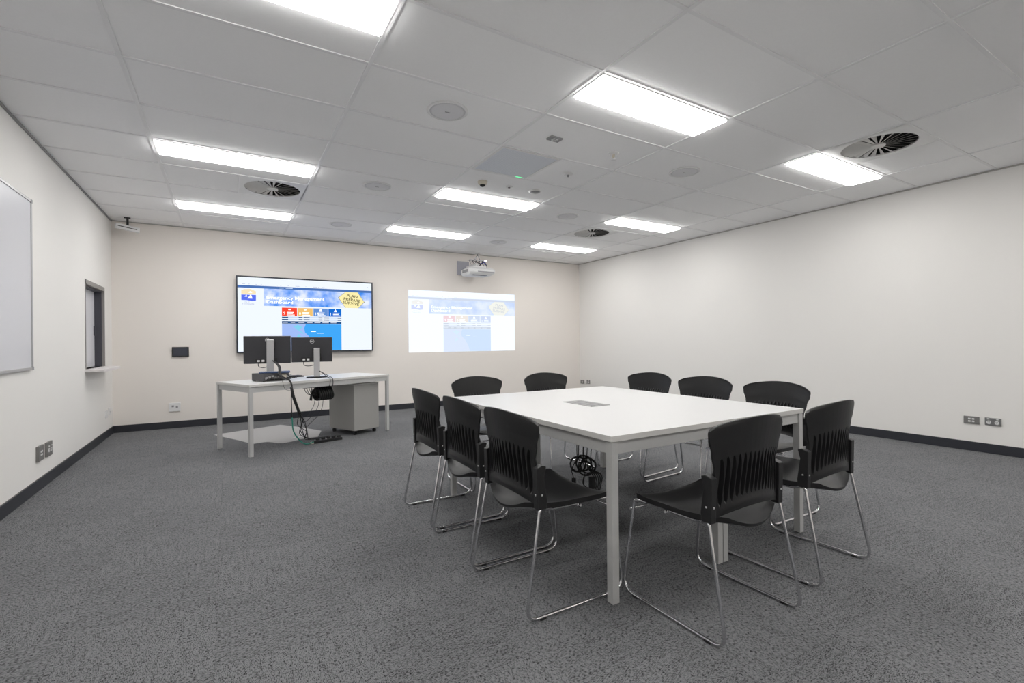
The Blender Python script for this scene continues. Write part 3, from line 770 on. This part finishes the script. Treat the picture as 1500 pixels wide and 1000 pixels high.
# ================================================================== DESK THINGS
def monitor(label, cx_, cy_, w, h, zc, rz, colw, coltop, coldx):
    """origin at the stand foot; panel faces +y (towards the back wall)"""
    t = thing('monitor', label, 'monitor', (cx_, cy_, .71), rz, 'black monitors on the presenter desk')
    zc -= .71
    c0 = -coldx
    MB().box(c0 - w / 2, c0 + w / 2, .062, .085, zc - h / 2, zc + h / 2).build('back_shell', M['mon'], t, .004)
    MB().box(c0 - w / 2 - .002, c0 + w / 2 + .002, .085, .095, zc - h / 2 - .002, zc + h / 2 + .002).build('bezel', M['mon_edge'], t, .002)
    MB().box(c0 - w / 2 + .012, c0 + w / 2 - .012, .094, .097, zc - h / 2 + .012, zc + h / 2 - .012).build('display', emit('monitor_glow', (.5, .6, .8, 1), .35), t)
    MB().box(-colw / 2, colw / 2, -.012, .022, .012, coltop - .71).build('stand_column', M['alu'], t, .006)
    MB().box(-.045, .045, .022, .062, coltop - .71 - .10, coltop - .71 - .012).build('mount_block', M['blk2'], t, .004)
    MB().prism([(.115 * math.cos(a), .045 + .068 * math.sin(a)) for a in [2 * PI * i / 28 for i in range(28)]], 0, .012).build('stand_base', M['blk2'], t, .003)
    pr = MB(); pr.box(c0 - .12, c0 - .02, .045, .062, zc - h / 2 + .015, zc - h / 2 + .055); pr.box(c0 + .06, c0 + .1, .045, .062, zc - h / 2 + .02, zc - h / 2 + .06)
    pr.build('port_recess', M['dark'], t)
    pl = MB(); pl.box(c0 - .1, c0 - .075, .025, .047, zc - h / 2 + .02, zc - h / 2 + .04).box(c0 - .055, c0 - .03, .025, .047, zc - h / 2 + .02, zc - h / 2 + .042)
    pl.build('plug', M['whiteplastic'], t)
    # round badge
    zb = zc + h / 2 - .045; rr = .023; n = 28
    v = []; f = []
    for k in range(n):
        a = 2 * PI * k / n
        for q in (rr, rr - .003): v += [(c0 + q * math.cos(a), .0615, zb + q * math.sin(a)), (c0 + q * math.cos(a), .060, zb + q * math.sin(a))]
    for k in range(n):
        a, b = 4 * k, 4 * ((k + 1) % n); f += [(a + 1, a + 3, b + 3, b + 1), (a, a + 1, b + 1, b), (a + 2, b + 2, b + 3, a + 3)]
    lg = MB().add(v, f).build('badge_ring', M['whiteplastic'], t)
    textmesh('badge_lettering', 'DELL', .0185, M['whiteplastic'], t, (c0 - .0185, .0600, zb - .006), (PI / 2, 0, 0), xs=.88, off=.0006)
    MB().tube(bez([(c0 - .09, .035, zc - h / 2 + .02), (c0 - .085, .03, zc - h / 2 - .03), (c0 - .04, .03, zc - h / 2 - .045), (-.01, .01, zc - h / 2 - .03)]), .004, 6).build('cable', M['blk2'], t)
    return t
monitor('left black monitor seen from behind, on the taller silver stand', .402, 5.965, .475, .308, 1.040, math.radians(-8), .075, 1.155, .033)
monitor('right black monitor seen from behind, on the lower silver stand', .876, 5.885, .435, .284, 1.034, math.radians(-9), .066, 1.055, .050)

# switch box with connectors
t = thing('connection_box', 'black box with cable sockets at the left end of the presenter desk', 'equipment box', (.31, 5.60, .71), math.radians(30))
MB().box(0, .30, .0, .20, .006, .085).build('case', mat('box_grey', (.10, .10, .105, 1), .4, metal=.5), t, .003)
ft_ = MB()
for a in (.02, .31):
    for b in (.02, .18): ft_.box(a - .01, a + .01, b - .01, b + .01, 0, .006)
ft_.build('foot', M['blk2'], t)
cnn = MB(); random.seed(3)
for k in range(9):
    a = .02 + .035 * k; cnn.box(a, a + .024, -.012, .0, .02 + .012 * (k % 3), .045 + .008 * (k % 3))
cnn.build('connector', M['alu'], t, .002)
cn2 = MB()
for k in range(6): cn2.box(.03 + .05 * k, .055 + .05 * k, -.03, -.0, .012, .03)
cn2.build('plug', M['blk2'], t, .002)
MB().box(.19, .235, -.05, 0, .03, .065).build('adapter', M['cream'], t, .003)
pc = MB()
for k, x in enumerate((.07, .12, .17, .22, .27)):
    pc.tube(bez([(x, -.02, .03 + .006 * k), (x + .03, -.06, .03), (x + .08, -.05, .02), (x + .12, -.0, .025)]), .004, 6)
pc.build('patch_lead', M['blk2'], t)
t = tag(MB().cbox((0, 0, .006), (.30, .2, .012)).build('tablet_computer', M['bluegrey'], None, .003), 'thin dark blue tablet lying on top of the connection box', 'tablet')
t.location = (.43, 5.745, .7955); t.rotation_euler = (0, 0, math.radians(-5))
x, y = L2W(.70, .64)
t = thing('keyboard', 'slim black keyboard at the back edge of the presenter desk', 'keyboard', (x, y, .71), TH)
MB().box(-.21, .21, -.065, .065, 0, .014).build('case', M['blk2'], t, .003)
ky = MB()
for r in range(5):
    for c in range(16): ky.box(-.2 + c * .025, -.2 + c * .025 + .021, -.055 + r * .022, -.055 + r * .022 + .018, .014, .019)
ky.build('keys', M['blk'], t)

# pedestal drawers
t = thing('drawer_pedestal', 'grey mobile drawer pedestal on castors beneath the right end of the desk', 'pedestal', (1.283, 5.857, 0), TH)
pw, pdp = .36, .50
MB().box(0, pw, 0, pdp, .055, .60).build('body', M['ped'], t, .003)
MB().box(-.002, pw + .002, -.002, pdp + .002, .60, .615).build('top', M['ped_top'], t, .002)
for k, (z0, z1) in enumerate(((.06, .29), (.295, .44), (.445, .59))):
    dr = MB().box(.008, pw - .008, pdp, pdp + .018, z0, z1).build('drawer', M['ped'], t, .002)
    MB().box(.12, .24, pdp + .018, pdp + .03, z1 - .04, z1 - .028).build('handle', M['alu'], dr, .002)
for a in (.04, pw - .04):
    for b in (.04, pdp - .04):
        cs = MB(); cs.lathe([(.012, .04), (.012, .056)], 12, (a, b, 0))
        vs = MB(); 
        for dx in (-.014, .006):
            ring = [(b + .021 * math.cos(q), .021 + .021 * math.sin(q)) for q in [2 * PI * i / 16 for i in range(16)]]
            cs.prism(ring, a + dx, a + dx + .008, axis='x')
        cs.build('castor', M['blk2'], t)

# chair mat
t = tag(MB().prism([(-.16, 6.86), (.60, 7.21), (.80, 6.87), (1.0, 6.415), (.90, 6.03), (.71, 5.99), (.60, 5.90), (.52, 5.865), (.46, 5.90), (.42, 5.97), (.37, 6.03), (.30, 6.03), (.22, 6.0), (.10, 6.30)], 0.0005, .004).build('chair_mat', M['matplastic'], None, .0005),
        'pale translucent chair mat with a lipped edge on the carpet under the desk', 'floor mat')
t = tag(MB().box(-.09, .09, -.02, .02, 0, .002).build('paper_strip', M['whiteplastic'], None), 'small white paper strip lying on the chair mat', 'paper')
t.location = (.70, 6.12, .0042); t.rotation_euler = (0, 0, .35)
# power board on the floor
t = thing('power_board', 'black power board with plugs on the carpet by the pedestal', 'power board', (.80, 5.66, 0), math.radians(14))
MB().box(0, .32, -.03, .03, .0, .03).build('body', M['blk2'], t, .004)
po = MB()
for k in range(5): po.box(.03 + .06 * k, .065 + .06 * k, -.016, .016, .03, .05 + .006 * (k % 2))
po.build('plug', M['blk2'], t, .003)
MB().box(-.03, 0, -.015, .015, 0, .02).build('tag', M['cream'], t, .003)
# cable loom from monitors to the floor
def wrap(P, r, n=8): return MB().tube(bez(P, 8), r, n)
t = thing('cable_loom', 'thick black bundle of cables hanging from the desk down to the floor', 'cable')
A1 = (.425, 5.945, .92); E1 = (*L2W(.42, -.012), .715)
lo = MB(); random.seed(11)
ax, ay = L2W(.375, .12); bx_, by_ = L2W(.405, -.01)
for k in range(5):
    j = lambda s: random.uniform(-s, s)
    lo.tube(bez([A1, (.475 + j(.01), 5.78, .86 + j(.01)), (ax + j(.012), ay + j(.012), .775 + j(.01)), (bx_ + j(.008), by_ - .012, .718 + j(.006)), (bx_ + .02 + j(.01), by_ - .035, .60 + j(.02)), (bx_ + .055 + j(.012), by_ - .02 + j(.01), .47), (bx_ + .10 + j(.02), by_ + .02 + j(.02), .36)], 8), .006, 7)
lo.tube(bez([(bx_ + .01, by_ - .03, .66), (bx_ + .035, by_ - .03, .54), (bx_ + .065, by_ - .01, .45), (bx_ + .09, by_ + .01, .37)], 8), .014, 8)
lo.build('bundle', M['blk2'], t)
sg_ = MB()
pbx, pby = .86, 5.66
for k in range(6):
    j = lambda s: random.uniform(-s, s)
    ex, ey_ = .80 + .05 * k, 5.665 + .012 * k
    sg_.tube(bez([(bx_ + .09, by_ + .01, .38), (bx_ + .10 + j(.05), by_ + .06 + j(.04), .28 + j(.03)), (bx_ + .14 + j(.05), by_ + .12 + j(.03), .16 + j(.02)), (bx_ + .2 + j(.03), by_ + .18, .07 + j(.01)), (ex, ey_, .05)], 8), .0038, 6)
sg_.build('strand', M['blk2'], t)
gr = wrap([(bx_ + .01, by_ - .03, .62), (bx_ + .01, by_ - .03, .50), (bx_ + .015, by_ - .02, .34)], .005)
gr.build('side_cable', M['blk2'], t)
wrap([(bx_ + .015, by_ - .02, .34), (bx_ + .03, by_ + .0, .2), (bx_ + .09, by_ + .05, .09), (bx_ + .16, by_ + .09, .03), (.80, 5.65, .02)], .0062).build('green_cable', M['green'], t)
ln = MB()
ln.tube(bez([(.875, 5.885, .80), (.93, 5.84, .765), (*L2W(.88, .06), .73), (*L2W(.87, -.014), .712), (*L2W(.86, -.02), .64), (*L2W(.85, .02), .60)], 8), .004, 6)
ln.tube(bez([(.885, 5.885, .80), (.945, 5.83, .76), (*L2W(.905, .05), .732), (*L2W(.90, -.014), .712), (*L2W(.90, -.02), .64), (*L2W(.90, .03), .60)], 8), .004, 6)
ln.build('monitor_lead', M['blk2'], t)
th_ = MB()
th_.tube(bez([(.60, 5.73, .74), (*L2W(.35, .02), .73), (*L2W(.33, -.014), .70), (*L2W(.35, -.02), .64), (*L2W(.40, -.03), .62)], 8), .0016, 5)
th_.build('thin_lead', M['blk2'], t)
# tray of coiled leads under the desk
t = thing('coiled_leads', 'dense row of coiled black leads slung under the presenter desk', 'cable', (*L2W(.80, .14), 0), TH)
MB().box(-.16, .26, -.03, .11, .615, .63).build('cable_tray', M['blk2'], t, .002)
for k in range(7):
    pts = [(.03 + .027 * k + .008 * math.sin(q * 2), .04 + .062 * math.cos(q), .535 + .068 * math.sin(q) - .003 * k % 3 * .0) for q in [2 * PI * i / 22 for i in range(22)]]
    MB().tube(pts, .0115, 8, True).build('coil', M['blk2'], t)
MB().tube(bez([(.02, .04, .60), (-.02, .03, .57), (-.05, .02, .52), (-.06, .02, .47)]), .014, 8).build('connector', M['blk2'], t)
dl = MB(); random.seed(5)
for k in range(6):
    a = -.14 + .03 * k
    dl.tube(bez([(a, .02, .615), (a + .02, .0, .56 - .01 * k), (a + .07, .0, .54), (a + .1, .03, .60)]), .0035, 6)
dl.tube(bez([(.05, .03, .48), (.03, .02, .40), (-.03, .0, .33), (-.10, -.02, .28), (-.16, -.04, .25)]), .003, 6)
dl.tube(bez([(.10, .03, .47), (.08, .02, .38), (.02, .0, .30), (-.07, -.02, .24), (-.14, -.04, .2)]), .003, 6)
dl.tube(bez([(-.0, .03, .50), (-.02, .02, .42), (-.07, .0, .36), (-.14, -.03, .30)]), .003, 6)
dl.build('loose_lead', M['blk2'], t)
